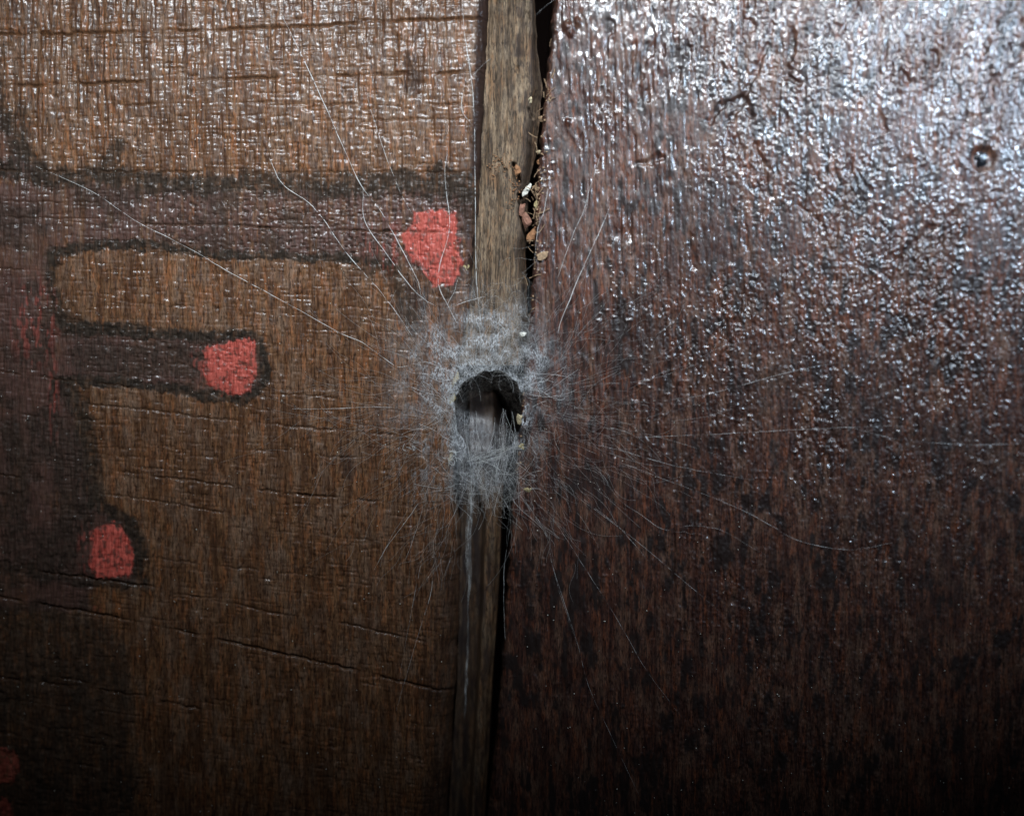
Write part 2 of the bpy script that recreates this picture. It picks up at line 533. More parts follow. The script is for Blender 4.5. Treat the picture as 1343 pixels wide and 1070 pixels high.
def left_height(x, y):
    dark, faded, red, trace, reds, fin, pits = paint_masks(x, y)
    h = 2.2 * vn(x / 130, y / 260, 1)
    streak = 0.70 * vn(x / 3.1, y / 46, 2) + 0.55 * vn(x / 5.6, y / 19, 3) + 0.42 * vn(x / 2.5, y / 9, 4) + 0.9 * vn(x / 17, y / 150, 5)
    cross = 0.30 * vn(x / 9, y / 3.0, 6)
    smooth_low = 0.85 + 0.15 * sstep(900, 300, y)
    h = h + 1.55 * (streak + cross) * (0.62 + 0.25 * vn(x / 70, y / 90, 7)) * smooth_low
    # varnish drips and blisters
    bl = sstep(0.52, 0.8, vn(x / 6.5, y / 10, 8)) * sstep(0.0, 0.5, vn(x / 60, y / 70, 9))
    h = h + 1.1 * bl
    sy = y + x * (0.045 - 0.19 * y / 1070)
    chk = sstep(0.50, 0.80, vn(x / 15, sy / 2.6, 7)) + 0.8 * sstep(0.55, 0.85, vn(x / 30, sy / 2.0, 3))
    h = h - 0.8 * chk * (0.5 + 0.5 * sstep(-0.3, 0.4, vn(x / 50, y / 40, 4)))
    # vertical pores
    pore = sstep(0.58, 0.8, vn(x / 3.4, y / 55, 10))
    h = h - 1.5 * pore - 0.9 * sstep(0.5, 0.8, vn(x / 2.3, y / 30, 6))
    vcr = sstep(0.93, 1.0, 1 - np.abs(vn(x / 42, y / 420, 11))) * sstep(-0.1, 0.4, vn(x / 30, y / 60, 12))
    h = h - 0.9 * vcr
    crk = np.zeros_like(x)
    for pts, dep, wid in CRACKS:
        p = np.array(pts)
        m = (x > p[0, 0] - 3) & (x < p[-1, 0] + 3) & (y > p[:, 1].min() - 12) & (y < p[:, 1].max() + 12)
        xx, yy = x[m], y[m]
        c = np.interp(xx, p[:, 0], p[:, 1]) + 1.3 * vn(xx / 11, xx * 0 + dep * 31, 13) + 0.8 * vn(xx / 4, xx * 0 + dep * 17, 14)
        amp = 0.8 * dep * (0.12 + 0.88 * sstep(-0.45, 0.35, vn(xx / 26, xx * 0 + dep * 57, 15)))
        amp = amp * sstep(p[0, 0] - 3, p[0, 0] + 12, xx) * sstep(p[-1, 0] + 3, p[-1, 0] - 12, xx)
        dd = (yy - c) / (wid * 0.85)
        h[m] = h[m] - amp * np.exp(-dd * dd)
        crk[m] = np.maximum(crk[m], np.clip(amp / 2.2, 0, 1) * np.exp(-(dd / 1.5) ** 2))
    h = h + np.clip(dark, 0, 1) * (0.9 * fbm(x / 4.5, y / 4.5, 9, 3) + 0.9 * vn(x / 9, y / 9, 11))
    h = h - 1.1 * np.clip(dark, 0, 1) * 0.3 + 0.5 * red - 0.9 * pits * sstep(100, 240, x)
    h = h + 0.35 * red * fbm(x / 5, y / 5, 3, 3)
    return h, dark, faded, red, trace, reds, crk


H, dark, faded, red, trace, reds, crk = left_height(Uu, Vv)
H = H - round_drop(np.clip(e - Uu, 0, None), r)
dark = np.clip(dark, 0, 1)
redmask = np.maximum(trace, 0.7 * np.max(np.stack(reds), 0))
nr, nc = Uu.shape
# side of the plank inside the joint
side_h = -(np.linspace(0, 1, n_wall + 1)[1:] ** 1.3)[None, :] * 330
Us = np.repeat(e + 0.4, n_wall, 1) - 4 * np.linspace(0, 1, n_wall)[None, :] * (Vv[:, :1] < 470)
Hs = (H[:, -1:] - 1.5) + side_h
Vs = np.repeat(vs[:, None], n_wall, 1)
LU, LV, LH = np.hstack([Uu, Us]), np.hstack([Vv, Vs]), np.hstack([H, Hs])
pad = lambda a: np.hstack([a, np.repeat(a[:, -1:], n_wall, 1)])
Lco = P(LU, LV, LH)
stain_shade = np.zeros_like(LU)
stain_shade = np.maximum(stain_shade, 0.9 * (1 - sstep(7, 16, np.abs(LU - interp(LV, [(0, 637), (300, 624), (1200, 610)])))) * sstep(420, 330, LV))
st2 = [(540, 100, 14, 40), (535, 80, 10, 22), (455, 610, 14, 30), (540, 390, 26, 40)]
for cx, cy, rx, ry in st2:
    stain_shade = np.maximum(stain_shade, 0.6 * (1 - sstep(0.4, 1.0, np.hypot((LU - cx) / rx, (LV - cy) / ry) + 0.3 * fbm(LU / 9, LV / 16, 5, 3))))
stain_shade = np.maximum(stain_shade, 0.5 * sstep(46, 18, pad(e - Uu) ) * sstep(670, 740, LV))  # darker brown along the rounded lower edge
A = {'dark': pad(dark), 'faded': pad(faded), 'red': pad(redmask), 'stain_shade': stain_shade, 'crack': pad(crk)}
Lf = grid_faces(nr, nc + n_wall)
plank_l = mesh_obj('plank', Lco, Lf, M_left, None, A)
to_wall(plank_l)
plank_l['label'] = 'brown plank with worn dark painted bands and red dabs'


def overlay(name, mask, lift, parent, mat, red_on=False, label=None, amt=1.0):
    """a thin layer of paint lying on the face of the left plank"""
    q = grid_faces(nr, nc)
    m = mask.ravel()
    keep = (m[q] > 0.5).sum(1) >= 3
    q = q[keep]
    idx, inv = np.unique(q, return_inverse=True)
    f = inv.reshape(-1, 4)
    co = P(Uu.ravel()[idx], Vv.ravel()[idx], H.ravel()[idx] + lift * sstep(0.35, 0.9, m[idx]) + 0.05)
    at = {'dark': dark.ravel()[idx] * (0.25 if red_on else 1), 'faded': faded.ravel()[idx], 'stain_shade': idx * 0.0, 'crack': crk.ravel()[idx],
          'red': (amt * np.clip(m[idx] * 1.2, 0, 1) * (0.96 - 0.7 * sstep(0.2, 0.8, fbm(Uu.ravel()[idx] / 4, Vv.ravel()[idx] / 6, 5, 3))) if red_on else redmask.ravel()[idx])}
    o = mesh_obj(name, co, f, mat, None, at)
    o.parent = parent
    o.matrix_parent_inverse = parent.matrix_world.inverted()
    if label:
        o['label'] = label
    return o


bpy.context.view_layer.update()
redlab = ['ragged red paint dab beside the joint', 'squarish red paint dab at the end of the shorter band',
          'rounded red paint dab low on the painted trunk', 'dim red paint dab in the dark painted block', 'dim red paint dab in the dark painted block']
for k, rm in enumerate(reds):
    wear = rm * (1 - 0.9 * sstep(0.95, 1.1, fbm(Uu / 4, Vv / 5, 3 + k, 3)))
    overlay('red_paint', wear, 0.4, plank_l, M_left, True, redlab[k], (0.70, 0.78, 1.0, 0.5, 0.5)[k])
overlay('dark_paint', np.where(np.max(np.stack(reds), 0) > 0.4, 0, dark) * 1.15, 0.35, plank_l, M_left, False, 'dark brown painted borders and block')
overlay('faded_paint', np.where((dark * 1.15 > 0.5) | (np.max(np.stack(reds), 0) > 0.4), 0, faded) * 1.1, 0.25, plank_l, M_left, False, 'worn mauve brown painted bands')

# ---- right plank
us_r = np.concatenate([np.arange(640, 1355, STEP), np.linspace(1355, 1860, 50)[1:]])
V, _ = np.meshgrid(vs, us_r, indexing='ij')
e = redge(vs)[:, None]
fr = (us_r - us_r[0]) / (1343 - us_r[0])
Ru = us_r[None, :] + (e - us_r[0] + 0.3) * sstep(1.0, 0.0, np.clip(fr, 0, 1))[None, :] ** 1.0
Rv = V


def right_height(x, y):
    # grain fans out slightly upwards to the right
    k = (x - 690) / 650
    gx = x - 0.17 * np.clip(k, 0, 2) * (535 - y) * sstep(0.05, 0.9, k)
    h = 2.4 * vn(x / 150, y / 230, 3)
    near = sstep(0.55, 0.0, k)
    streak = 0.75 * vn(gx / 2.6, y / 26, 4) + 0.6 * vn(gx / 4.6, y / 12, 5)
    lump = 0.75 * vn(gx / 2.5, y / 4.6, 6) + 0.45 * vn(gx / 4.4, y / 6.6, 7) + 0.65 * vn(gx / 1.9, y / 2.5, 8)
    grainy = 0.8 * vn(gx / 2.2, y / 12, 9) + 0.6 * vn(gx / 3.4, y / 22, 10) + 0.5 * vn(gx / 1.9, y / 5, 11)
    kb = sstep(0.1, 0.55, k + 0.18 * vn(x / 90, y / 90, 12) + 0.12 * sstep(250, 450, y))
    lump = lump * kb + 0.8 * grainy * (1 - kb)
    lump2 = 0.4 * vn(gx / 7 + y / 60, y / 7.5, 9)
    zone = 0.72 + 0.38 * vn(gx / 60, y / 80, 10) + 0.22 * vn(gx / 22, y / 40, 11)
    soft = 0.75 + 0.25 * sstep(950, 600, y) + 0.3 * sstep(150, 400, y) * sstep(800, 600, y)
    h = h + soft * zone * (streak * (0.85 + 0.3 * near) + (lump + lump2 * sstep(0.2, 0.8, k)) * (0.45 + 0.45 * sstep(0.0, 0.5, k)))
    bead = sstep(0.4, 0.75, vn(gx / 3.6, y / 4.4, 12))
    h = h + 0.7 * bead * sstep(-0.1, 0.5, vn(gx / 50, y / 70, 13)) * soft
    pore = sstep(0.55, 0.8, vn(gx / 4.5, y / 30, 14))
    h = h - 1.6 * pore * zone
    # deeper dark gouges
    for pts, dep, wid in GOUGE:
        d = seg_dist(x + 3 * vn(x / 8, y / 8, 2), y + 3 * vn(x / 8, y / 8, 4), pts)
        h = h - dep * (1 - sstep(0, wid, d))
    # knobs by the upper edge
    for cx, cy, rr, hh in [(745, 36, 9, 5), (757, 30, 7, 4), (748, 45, 6, 4), (728, 40, 5, 3), (745, 160, 6, 3)]:
        d = np.hypot(x - cx, (y - cy) * 0.8)
        h = h + hh * (1 - sstep(0, rr, d))
    # round pit that holds the added black dome
    d = np.hypot(x - 1290, y - 208)
    h = h - 5 * (1 - sstep(9, 20, d))
    return h, gx


GOUGE = [([(1040, 40), (1032, 100), (1050, 110)], 3.2, 7), ([(1005, 60), (985, 110), (960, 160)], 2.4, 6), ([(930, 160), (945, 140), (975, 130), (985, 150)], 3.0, 9),
         ([(990, 190), (1003, 215), (1005, 240)], 2.6, 6), ([(1155, 150), (1160, 170)], 2.4, 6), ([(1228, 70), (1230, 84)], 3.0, 8), ([(1187, 97), (1190, 104)], 3.0, 7),
         ([(840, 215), (870, 205)], 2.4, 7), ([(905, 310), (910, 350)], 2.2, 6), ([(1220, 300), (1180, 340)], 2.0, 7), ([(1050, 270), (1075, 290)], 2.0, 6),
         ([(952, 420), (956, 480)], 2.0, 5), ([(1085, 560), (1105, 590)], 2.0, 6), ([(1190, 400), (1186, 480)], 1.8, 6), ([(805, 560), (806, 600)], 1.6, 4),
         ([(1305, 100), (1285, 160)], 2.0, 7), ([(850, 60), (835, 130)], 1.8, 5)]
RH, rgx = right_height(Ru, Rv)
RH = RH - round_drop(np.clip(Ru - e, 0, None), 6.0)
nr2, nc2 = Ru.shape
Us = np.repeat(e - 0.4, n_wall, 1) + 3 * np.linspace(1, 0, n_wall)[None, :]
Hs = (RH[:, :1] - 1.5) - (np.linspace(1, 0, n_wall + 1)[:-1] ** 1.3)[None, :] * 330
RU, RV, RHH = np.hstack([Us, Ru]), np.hstack([np.repeat(vs[:, None], n_wall, 1), Rv]), np.hstack([Hs, RH])
st = np.zeros_like(RU)
gxx = np.hstack([Us, rgx])
for cx, cy, rx, ry, a in [(830, 430, 80, 60, .6), (965, 140, 30, 60, .6), (1000, 500, 90, 60, .45), (1130, 540, 90, 80, .45), (900, 330, 50, 60, .35), (1040, 90, 16, 60, .7),
                          (780, 640, 45, 26, .7), (1250, 580, 120, 50, .5), (1290, 210, 36, 30, .9), (1180, 330, 60, 40, .4), (870, 600, 60, 40, .4), (1270, 760, 50, 80, .4),
                          (1180, 690, 120, 40, .35), (930, 250, 50, 30, .4)]:
    st = np.maximum(st, a * (1 - sstep(0.25, 1.0, np.hypot((gxx - cx) / rx, (RV - cy) / ry) + 0.42 * fbm(gxx / 12, RV / 22, 5, 3))))
st = np.maximum(st, 1.0 * sstep(0.12, 0.7, fbm(gxx / 8, RV / 26, 8, 4) * 0.8 + 0.35 * fbm(gxx / 50, RV / 60, 3, 3)))
plank_r = mesh_obj('plank', P(RU, RV, RHH), grid_faces(nr2, nc2 + n_wall), M_right, None, {'stain_shade': st})
to_wall(plank_r)
plank_r['label'] = 'red brown plank with rough blistered glossy varnish'
bpy.context.view_layer.update()


def child(o, parent, label=None):
    o.parent = parent
    o.matrix_parent_inverse = parent.matrix_world.inverted()
    if label:
        o['label'] = label
    return o


# black dome added to stand for a dark pit in the right plank
th = np.linspace(0, math.pi / 2, 12)
ph = np.linspace(0, 2 * math.pi, 28, endpoint=False)
T, Ph = np.meshgrid(th, ph, indexing='ij')
rr = 13 * (1 + 0.08 * np.cos(3 * Ph + 1))
bead = P(1290 + rr * np.sin(T) * np.cos(Ph), 208 + 1.1 * rr * np.sin(T) * np.sin(Ph), -9.0 + 4.0 * np.cos(T))
M_pit = plain('pit_black', (0.004, 0.004, 0.005), 0.22, 0.3, 900, 0.25)
child(mesh_obj('dark_pit', bead, grid_faces(12, 28, True), M_pit), plank_r, 'small round dark pit, shown by an added glossy black dome')

# ---- strip in the joint above the hole
vs_s = np.concatenate([np.arange(-610, -20, 10.0), np.arange(-20, 480, 1.25)])
nS = 76
tS = np.linspace(0, 1, nS)


def strip_right(v):
    return interp(v, [(-130, 699), (0, 703), (60, 706), (110, 713), (200, 703), (245, 692), (300, 694), (330, 690), (400, 692), (506, 692)]) + 1.2 * vn(v / 8, v * 0, 5)


SV, ST = np.meshgrid(vs_s, tS, indexing='ij')
sl = ledge(vs_s)[:, None] - 8
SU = sl + (strip_right(vs_s)[:, None] - sl) * ST
shoulder = strip_right(vs_s)[:, None] - interp(vs_s, [(0, 5), (60, 9), (130, 20), (240, 14), (330, 12), (506, 8)])[:, None]
SH = -8 - 9 * ((ST - 0.5) / 0.5) ** 2 + 1.2 * vn(SU / 30, SV / 200, 2)
fib = SU + (SV) * 0.045
SH = SH + 0.95 * vn(fib / 2.4, SV / 60, 3) + 0.8 * vn(fib / 5, SV / 120, 4) + 0.3 * vn(fib / 1.9, SV / 14, 6)
SH = SH - 0.9 * sstep(0.6, 0.85, vn(fib / 3.2, SV / 70, 7))
SH = SH - 13 * sstep(0, 1, (SU - shoulder) / np.maximum(strip_right(vs_s)[:, None] - shoulder, 1))
for pts, dep, wid in [([(674, 214), (680, 236)], 9, 5), ([(683, 255), (690, 300), (697, 330)], 14, 6), ([(694, 140), (697, 150)], 6, 4), ([(655, 210), (662, 222)], 3, 5), ([(692, 12), (694, 20)], 4, 4),
                      ([(678, 86), (680, 92)], 2.5, 4)]:
    d = seg_dist(SU + 1.5 * vn(SU / 5, SV / 5, 2), SV, pts)
    SH = SH - dep * (1 - sstep(0, wid, d))
side = -9 - np.linspace(0.15, 1, 6)[None, :] * 80
SU2 = np.hstack([SU, np.repeat(SU[:, -1:], 6, 1)])
SH2 = np.hstack([SH, np.minimum(SH[:, -1:] - 2, side - 12)])
SV2 = np.hstack([SV, np.repeat(SV[:, :1], 6, 1)])
# lower end face
SU2 = np.vstack([SU2, SU2[-1:], SU2[-1:]])
SV2 = np.vstack([SV2, SV2[-1:] + 0.5, SV2[-1:] - 6])
SH2 = np.vstack([SH2, np.full((1, nS + 6), -22.0), np.full((1, nS + 6), -95.0)])
sst = np.zeros_like(SU2)
sst = np.maximum(sst, 0.75 * sstep(0.35, 0.75, vn((SU2 + SV2 * .045) / 7, SV2 / 18, 9)) * sstep(640, 700, SU2))
sst = np.maximum(sst, 0.55 * (SU2 > np.vstack([shoulder, shoulder[-1:], shoulder[-1:]]) - 3))  # darker on the flank past the shoulder
strip = mesh_obj('joint_strip', P(SU2, SV2, SH2), grid_faces(*SU2.shape), M_strip, None, {'stain_shade': sst})
child(strip, wall, 'weathered grey brown strip of wood in the joint above the silk')

# ---- narrow inner strip seen in the open joint below the silk
vs_i = np.arange(455, 1490, 2.0)
prof_t = np.linspace(0, 1, 48)
IV, IT = np.meshgrid(vs_i, prof_t, indexing='ij')
il = interp(vs_i, [(455, 596), (700, 602), (900, 598), (1200, 578)])[:, None]
ir = interp(vs_i, [(455, 668), (650, 659), (800, 652), (900, 645), (1000, 640), (1200, 628)])[:, None]
IU = il + (ir - il) * IT
r0 = interp(vs_i, [(455, 0.12), (600, 0.14), (680, 0.52), (1200, 0.52)])[:, None]
ridge = sstep(0, 0.12, IT - r0) * (1 - 1.4 * sstep(0.72, 0.9, IT) * (IV < 640) - 0.25 * sstep(0.85, 1.0, IT))
IH = -46 + 20 * ridge + 0.8 * vn(IU / 3, IV / 80, 4) + 0.6 * vn(IU / 6, IV / 40, 5) + 0.4 * vn(IU / 2.4, IV / 9, 6)
IH = IH + 6 * sstep(0.2, 0.0, IT) - 26 * sstep(600, 540, IV)
IU = np.hstack([IU, IU[:, -1:] + 0.5, IU[:, -1:]])
IVv = np.hstack([IV, IV[:, :2]])
IH = np.hstack([IH, np.full((len(vs_i), 1), -50.0), np.full((len(vs_i), 1), -120.0)])
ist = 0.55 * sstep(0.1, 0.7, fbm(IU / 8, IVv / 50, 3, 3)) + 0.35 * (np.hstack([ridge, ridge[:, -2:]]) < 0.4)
ist = np.clip(ist + 0.75 * sstep(650, 600, IVv), 0, 0.95)  # shade inside the mouth painted into the strip's colour
child(mesh_obj('inner_strip', P(IU, IVv, IH), grid_faces(*IU.shape), M_inner, None, {'stain_shade': ist}), wall, 'narrow dark wooden strip deep in the open joint')

# ---- board behind the joint, shade of the gap painted into its colour
bu = np.linspace(520, 800, 40)
bv = np.linspace(-610, 1490, 140)
BV, BU = np.meshgrid(bv, bu, indexing='ij')
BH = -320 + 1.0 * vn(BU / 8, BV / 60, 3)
child(mesh_obj('backing_board', P(BU, BV, BH), grid_faces(140, 40), M_back, None, {'stain_shade': BH * 0 + 0.95}), wall, 'board behind the joint with the shade painted in near-black')

# ------------------------------------------------------------------ the spider's web
web = empty('spider_web', tuple(P(643, 600, 0)), 'greyish white tube web with a dark round mouth and fanned threads over the joint', 'spider web')
bpy.context.view_layer.update()


def tubes(paths, radii, sides=3):
    """list of (n,3) paths -> one set of vertices and quads"""
    vv, ff = [], []
    base = 0
    ang = np.arange(sides) * 2 * math.pi / sides
    for p, r in zip(paths, radii):
        p = np.asarray(p, float)
        n = len(p)
        t = np.gradient(p, axis=0)
        t /= np.linalg.norm(t, axis=1, keepdims=True) + 1e-12
        up = np.tile(np.array([0.31, -0.9, 0.2]), (n, 1))
        a = np.cross(t, up)
        a /= np.linalg.norm(a, axis=1, keepdims=True) + 1e-12
        b = np.cross(t, a)
        rr = np.broadcast_to(np.asarray(r, float), (n,))[:, None, None]
        ring = p[:, None, :] + rr * (a[:, None, :] * np.cos(ang)[None, :, None] + b[:, None, :] * np.sin(ang)[None, :, None])
        vv.append(ring.reshape(-1, 3))
        ff.append(grid_faces(n, sides, True) + base)
        base += n * sides
    return np.concatenate(vv), np.concatenate(ff)


def smooth_path(pts, n):
    """Catmull-Rom through (k,3) points"""
    p = np.asarray(pts, float)
    p = np.vstack([2 * p[0] - p[1], p, 2 * p[-1] - p[-2]])
    segs = len(p) - 3
    tt = np.linspace(0, segs - 1e-6, n)
    i = tt.astype(int)
    f = (tt - i)[:, None]
    p0, p1, p2, p3 = p[i], p[i + 1], p[i + 2], p[i + 3]
    return 0.5 * (2 * p1 + (p2 - p0) * f + (2 * p0 - 5 * p1 + 4 * p2 - p3) * f ** 2 + (3 * p1 - p0 - 3 * p2 + p3) * f ** 3)


HCX, HCY = 642.5, 532.0


def rim(a):
    """outline of the mouth; a = angle, 0 to the right, pi/2 upwards"""
    rx = np.where(np.cos(a) > 0, 44.0, 47.0)
    ry = np.where(np.sin(a) > 0, 46.0, 66.0)
    lean = np.where(np.sin(a) > 0, 3.0 * np.sin(a), 0)
    k = 1 + 0.02 * np.sin(5 * a + 1) + 0.02 * np.sin(11 * a) + 0.015 * np.sin(17 * a + 2)
    return HCX + k * rx * np.cos(a) + lean, HCY - k * ry * np.sin(a)


# silk-lined tube going into the wall
na, nk = 72, 26
aa = np.linspace(0, 2 * math.pi, na, endpoint=False)
kk = np.linspace(0, 1, nk)
K, Aa = np.meshgrid(kk, aa, indexing='ij')
rx_, ry_ = rim(Aa)
shr = 1 - 0.30 * K ** 0.7
cu, cv = HCX - 2 * K, HCY + 26 * K
tu = cu + (rx_ - HCX) * shr
tv = cv + (ry_ - HCY) * shr
up = sstep(-0.35, 0.3, np.sin(Aa))
th_ = (3.5 * up - 14 * (1 - up)) * (1 - K) - 92 * K ** 1.15 + 0.7 * vn(Aa * 6, K * 10, 4)
cover = (1.9 * up + 0.15 * (1 - up)) * (1 - 0.3 * K)
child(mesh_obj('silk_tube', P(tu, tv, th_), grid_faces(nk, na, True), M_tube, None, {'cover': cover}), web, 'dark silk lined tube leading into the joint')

# film of silk around the mouth
nk = 40
kk = np.linspace(0, 1, nk)
na = 120
aa = np.linspace(0, 2 * math.pi, na, endpoint=False)
K, Aa = np.meshgrid(kk, aa, indexing='ij')
rx_, ry_ = rim(Aa)
sn, cs = np.sin(Aa), np.cos(Aa)
W = 46 + 80 * np.exp(-((Aa - 3.75) / 0.45) ** 2) + 70 * np.clip(-cs, 0, 1) + 25 * np.clip(cs, 0, 1) + 85 * np.clip(sn, 0, 1) ** 2.5 + 12 * np.abs(cs) + 8 * np.sin(3 * Aa + 1)
du, dv = rx_ - HCX, ry_ - HCY
ln = np.hypot(du, dv)
fu, fv = rx_ + du / ln * W * K, ry_ + dv / ln * W * K
onstrip = sstep(8, 0, np.maximum(ledge(fv.ravel()).reshape(fv.shape) - fu, fu - redge(fv.ravel()).reshape(fv.shape))) * (fv < 490)
fh = 4.0 - 1.0 * K - onstrip * np.minimum(9.0, 10 * K) + 0.8 * vn(fu / 9, fv / 9, 4)
fh = np.where(sn < -0.2, fh - 3, fh)
cov = (1 - K) ** 1.7 * (0.70 + 0.95 * np.clip(sn, 0, 1)) + 0.55 * np.exp(-(K / 0.07) ** 2)
cov *= np.maximum(sstep(-1.0, -0.35, sn) * 0.9 + 0.1, 0.8 * np.exp(-((Aa - 3.85) / 0.45) ** 2))
cov *= np.clip(0.72 + 0.85 * vn(fu / 15, fv / 15, 6) + 0.4 * vn(fu / 6, fv / 6, 8), 0.08, 2)
child(mesh_obj('silk_collar', P(fu, fv, fh), grid_faces(nk, na, True), M_film, None, {'cover': np.clip(cov * 1.15, 0, 1)}), web, 'pale silk film around the mouth of the tube')

# hanging lip of silk below the mouth
nu_, nv_ = 50, 60
lu = np.linspace(0, 1, nu_)
lv = np.linspace(0, 1, nv_)
LVg, LUg = np.meshgrid(lv, lu, indexing='ij')
pv = 527 + 130 * LVg
pl = interp(pv.ravel(), [(527, 600), (600, 591), (657, 588)]).reshape(pv.shape)
pr = interp(pv.ravel(), [(527, 688), (600, 679), (657, 675)]).reshape(pv.shape)
pu = pl + (pr - pl) * LUg
pv = pv + (1 - LVg) * (12 * np.sin(math.pi * LUg) + 42 * LUg ** 2)
ph_ = -30 * np.sin(math.pi * LUg) ** 0.8 * (1 - 0.35 * LVg) + 1.2 * vn(pu / 7, pv / 11, 3)
rimline = np.exp(-((pv - (608 - 22 * LUg ** 2)) / (4 + 6 * LUg)) ** 2) * sstep(0.2, 0.55, LUg)
lc = 0.42 * sstep(0, 0.12, LVg) * (1 - sstep(0.7, 1.0, LVg)) + 0.55 * rimline
lc *= 0.9 + 0.5 * vn(pu / 6, pv / 20, 5)
child(mesh_obj('silk_lip', P(pu, pv, ph_), grid_faces(nv_, nu_), M_film, None, {'cover': np.clip(lc, 0, 1)}), web, 'thin hanging silk lip below the mouth')

# pale ribbon of silk hanging down the open joint
rv = np.linspace(625, 950, 110)
rc = interp(rv, [(625, 618), (680, 615), (740, 613), (775, 615), (800, 613), (860, 612), (950, 608)]) + 0.9 * vn(rv / 12, rv * 0, 3)
rw = interp(rv, [(625, 2), (660, 4.0), (745, 3.8), (775, 1.9), (795, 1.0), (860, 1.6), (900, 2.0), (940, 1.4), (950, 0.4)])
q = np.linspace(-1, 1, 7)
RVg, Q = np.meshgrid(rv, q, indexing='ij')
RUg = rc[:, None] + rw[:, None] * Q
RHg = -26 + 2.0 * (1 - Q * Q) + 0.5 * vn(RUg / 2, RVg / 12, 3)
child(mesh_obj('silk_ribbon', P(RUg, RVg, RHg), grid_faces(110, 7), M_ribbon, None, {'cover': RUg * 0 + 0.8 + 0.5 * vn(RUg / 1.5, RVg / 40, 5)}), web, 'long pale ribbon of silk hanging in the open joint')

THREADS = [
    [(364, 10), (384, 49), (423, 131), (449, 190), (475, 246), (497, 273), (522, 318), (548, 368), (553, 392)],
    [(354, 208), (372, 243), (413, 274), (459, 337), (503, 387), (541, 440)],
    [(477, 246), (479, 290), (510, 337), (535, 372), (554, 391), (575, 404)],
    [(482, 128), (502, 193), (525, 252), (541, 282)],
    [(587, 197), (584, 236), (590, 297), (578, 346), (576, 375), (587, 400), (600, 425)],
    [(605, -10), (609, 40), (615, 82), (621, 131), (623, 200), (624, 321), (626, 380), (632, 430)],
    [(611, 102), (606, 144), (620, 167)],
    [(48, 219), (120, 251), (179, 290), (254, 329), (299, 356), (370, 394), (443, 435), (478, 451), (519, 480), (536, 480)],
    [(443, 435), (447, 448)],
    [(600, 368), (597, 382), (587, 400)],
    [(593, 404), (612, 396), (637, 390)],
    [(384, 536), (440, 536), (479, 534), (524, 534)],
    [(549, 660), (530, 687), (510, 713), (491, 747)],
    [(569, 740), (567, 763), (564, 784), (549, 831), (520, 930)],
    [(789, 200), (773, 249), (765, 278), (751, 309), (730, 368)],
    [(771, 236), (770, 268), (764, 285)],
    [(800, 272), (785, 307), (759, 363), (747, 394), (734, 426), (731, 446)],
    [(723, 224), (714, 275), (705, 302), (702, 340)],
    [(770, 590), (810, 605), (868, 627), (949, 658), (1006, 686), (1045, 708), (1102, 720), (1140, 717), (1183, 708)],
    [(770, 580), (815, 591), (891, 612), (987, 629)],
    [(800, 575), (939, 569), (1035, 564), (1121, 560), (1190, 558)],
    [(868, 526), (930, 516), (1035, 488), (1121, 471)],
    [(750, 600), (786, 619), (810, 653), (844, 677), (872, 694), (906, 689), (944, 694), (973, 710), (1002, 727)],
    [(1112, 560), (1179, 576), (1274, 583), (1360, 581)],
    [(680, 650), (696, 670), (718, 706), (726, 746), (757, 843), (772, 899), (802, 965), (843, 1052)],
    [(720, 670), (736, 696), (772, 752), (813, 818), (848, 879), (894, 940)],
    [(740, 640), (790, 675), (843, 716), (909, 772), (950, 807)],
    [(660, 640), (664, 660), (669, 689), (661, 751), (663, 846), (673, 977)],
    [(672, 640), (692, 660), (717, 702), (721, 728), (734, 776), (757, 845)],
    [(731, -2), (716, 10), (700, 24)],
    [(560, 690), (552, 740), (540, 800), (522, 900)],
    [(690, 600), (760, 650), (810, 690), (850, 735)],
    [(620, 100), (636, 84), (652, 72)],
    [(585, 600), (562, 640), (548, 690), (530, 740)],
    [(700, 520), (780, 505), (850, 498), (935, 470)],
    [(700, 540), (790, 560), (860, 572), (950, 600)],
    [(500, 560), (540, 575), (565, 590)],
    [(540, 585), (555, 600), (575, 608), (592, 600)],
]
bright = {0: 1.6, 1: 1.6, 2: 1.5, 4: 1.5, 5: 1.5, 7: 1.35, 14: 1.3, 16: 1.5, 27: 1.2, 18: 1.2}
for i, pts in enumerate(THREADS):
    p = np.array(pts, float)
    dst = np.hypot(p[:, 0] - HCX, p[:, 1] - HCY)
    hh = 3.5 + 5.0 * np.exp(-((dst - 120) / 110) ** 2)
    if i == 27:
        hh = hh * 0 - 6
    if i in (5, 6, 29, 32):
        hh = hh * 0 + np.linspace(3, 5, len(p))
    p3 = np.column_stack([p, hh])
    n = max(10, int(np.hypot(*np.diff(p, axis=0).T).sum() / 6))
    sp = smooth_path(p3, n)
    sp[:, 0] += 0.5 * vn(np.arange(n) / 2.2, np.full(n, i * 3.1), 3)
    sp[:, 1] += 0.5 * vn(np.arange(n) / 2.2, np.full(n, i * 5.3), 5)
    rad = 0.31 * bright.get(i, 1.0) * U
    if i >= 18:
        rad *= 0.66
    rad *= 0.80
    rads = rad * (0.25 + 0.75 * np.sqrt(np.sin(np.linspace(0.02, math.pi - 0.02, n)))) * (0.75 + 0.5 * vn(np.arange(n) / 3.0, np.full(n, i * 7.7), 6)) * np.where(np.arange(n) > n - 3, 0.7, 1)
    vv, ff = tubes([P(sp[:, 0], sp[:, 1], sp[:, 2])], [rads], 5)
    child(mesh_obj('silk_thread', vv, ff, M_thread, None, {'cover': np.full(len(vv), 3.2 * bright.get(i, 1.0) if i < 18 else 1.5)}), web)

# the felt of fine fibres, far too many to count
paths, radii = [], []


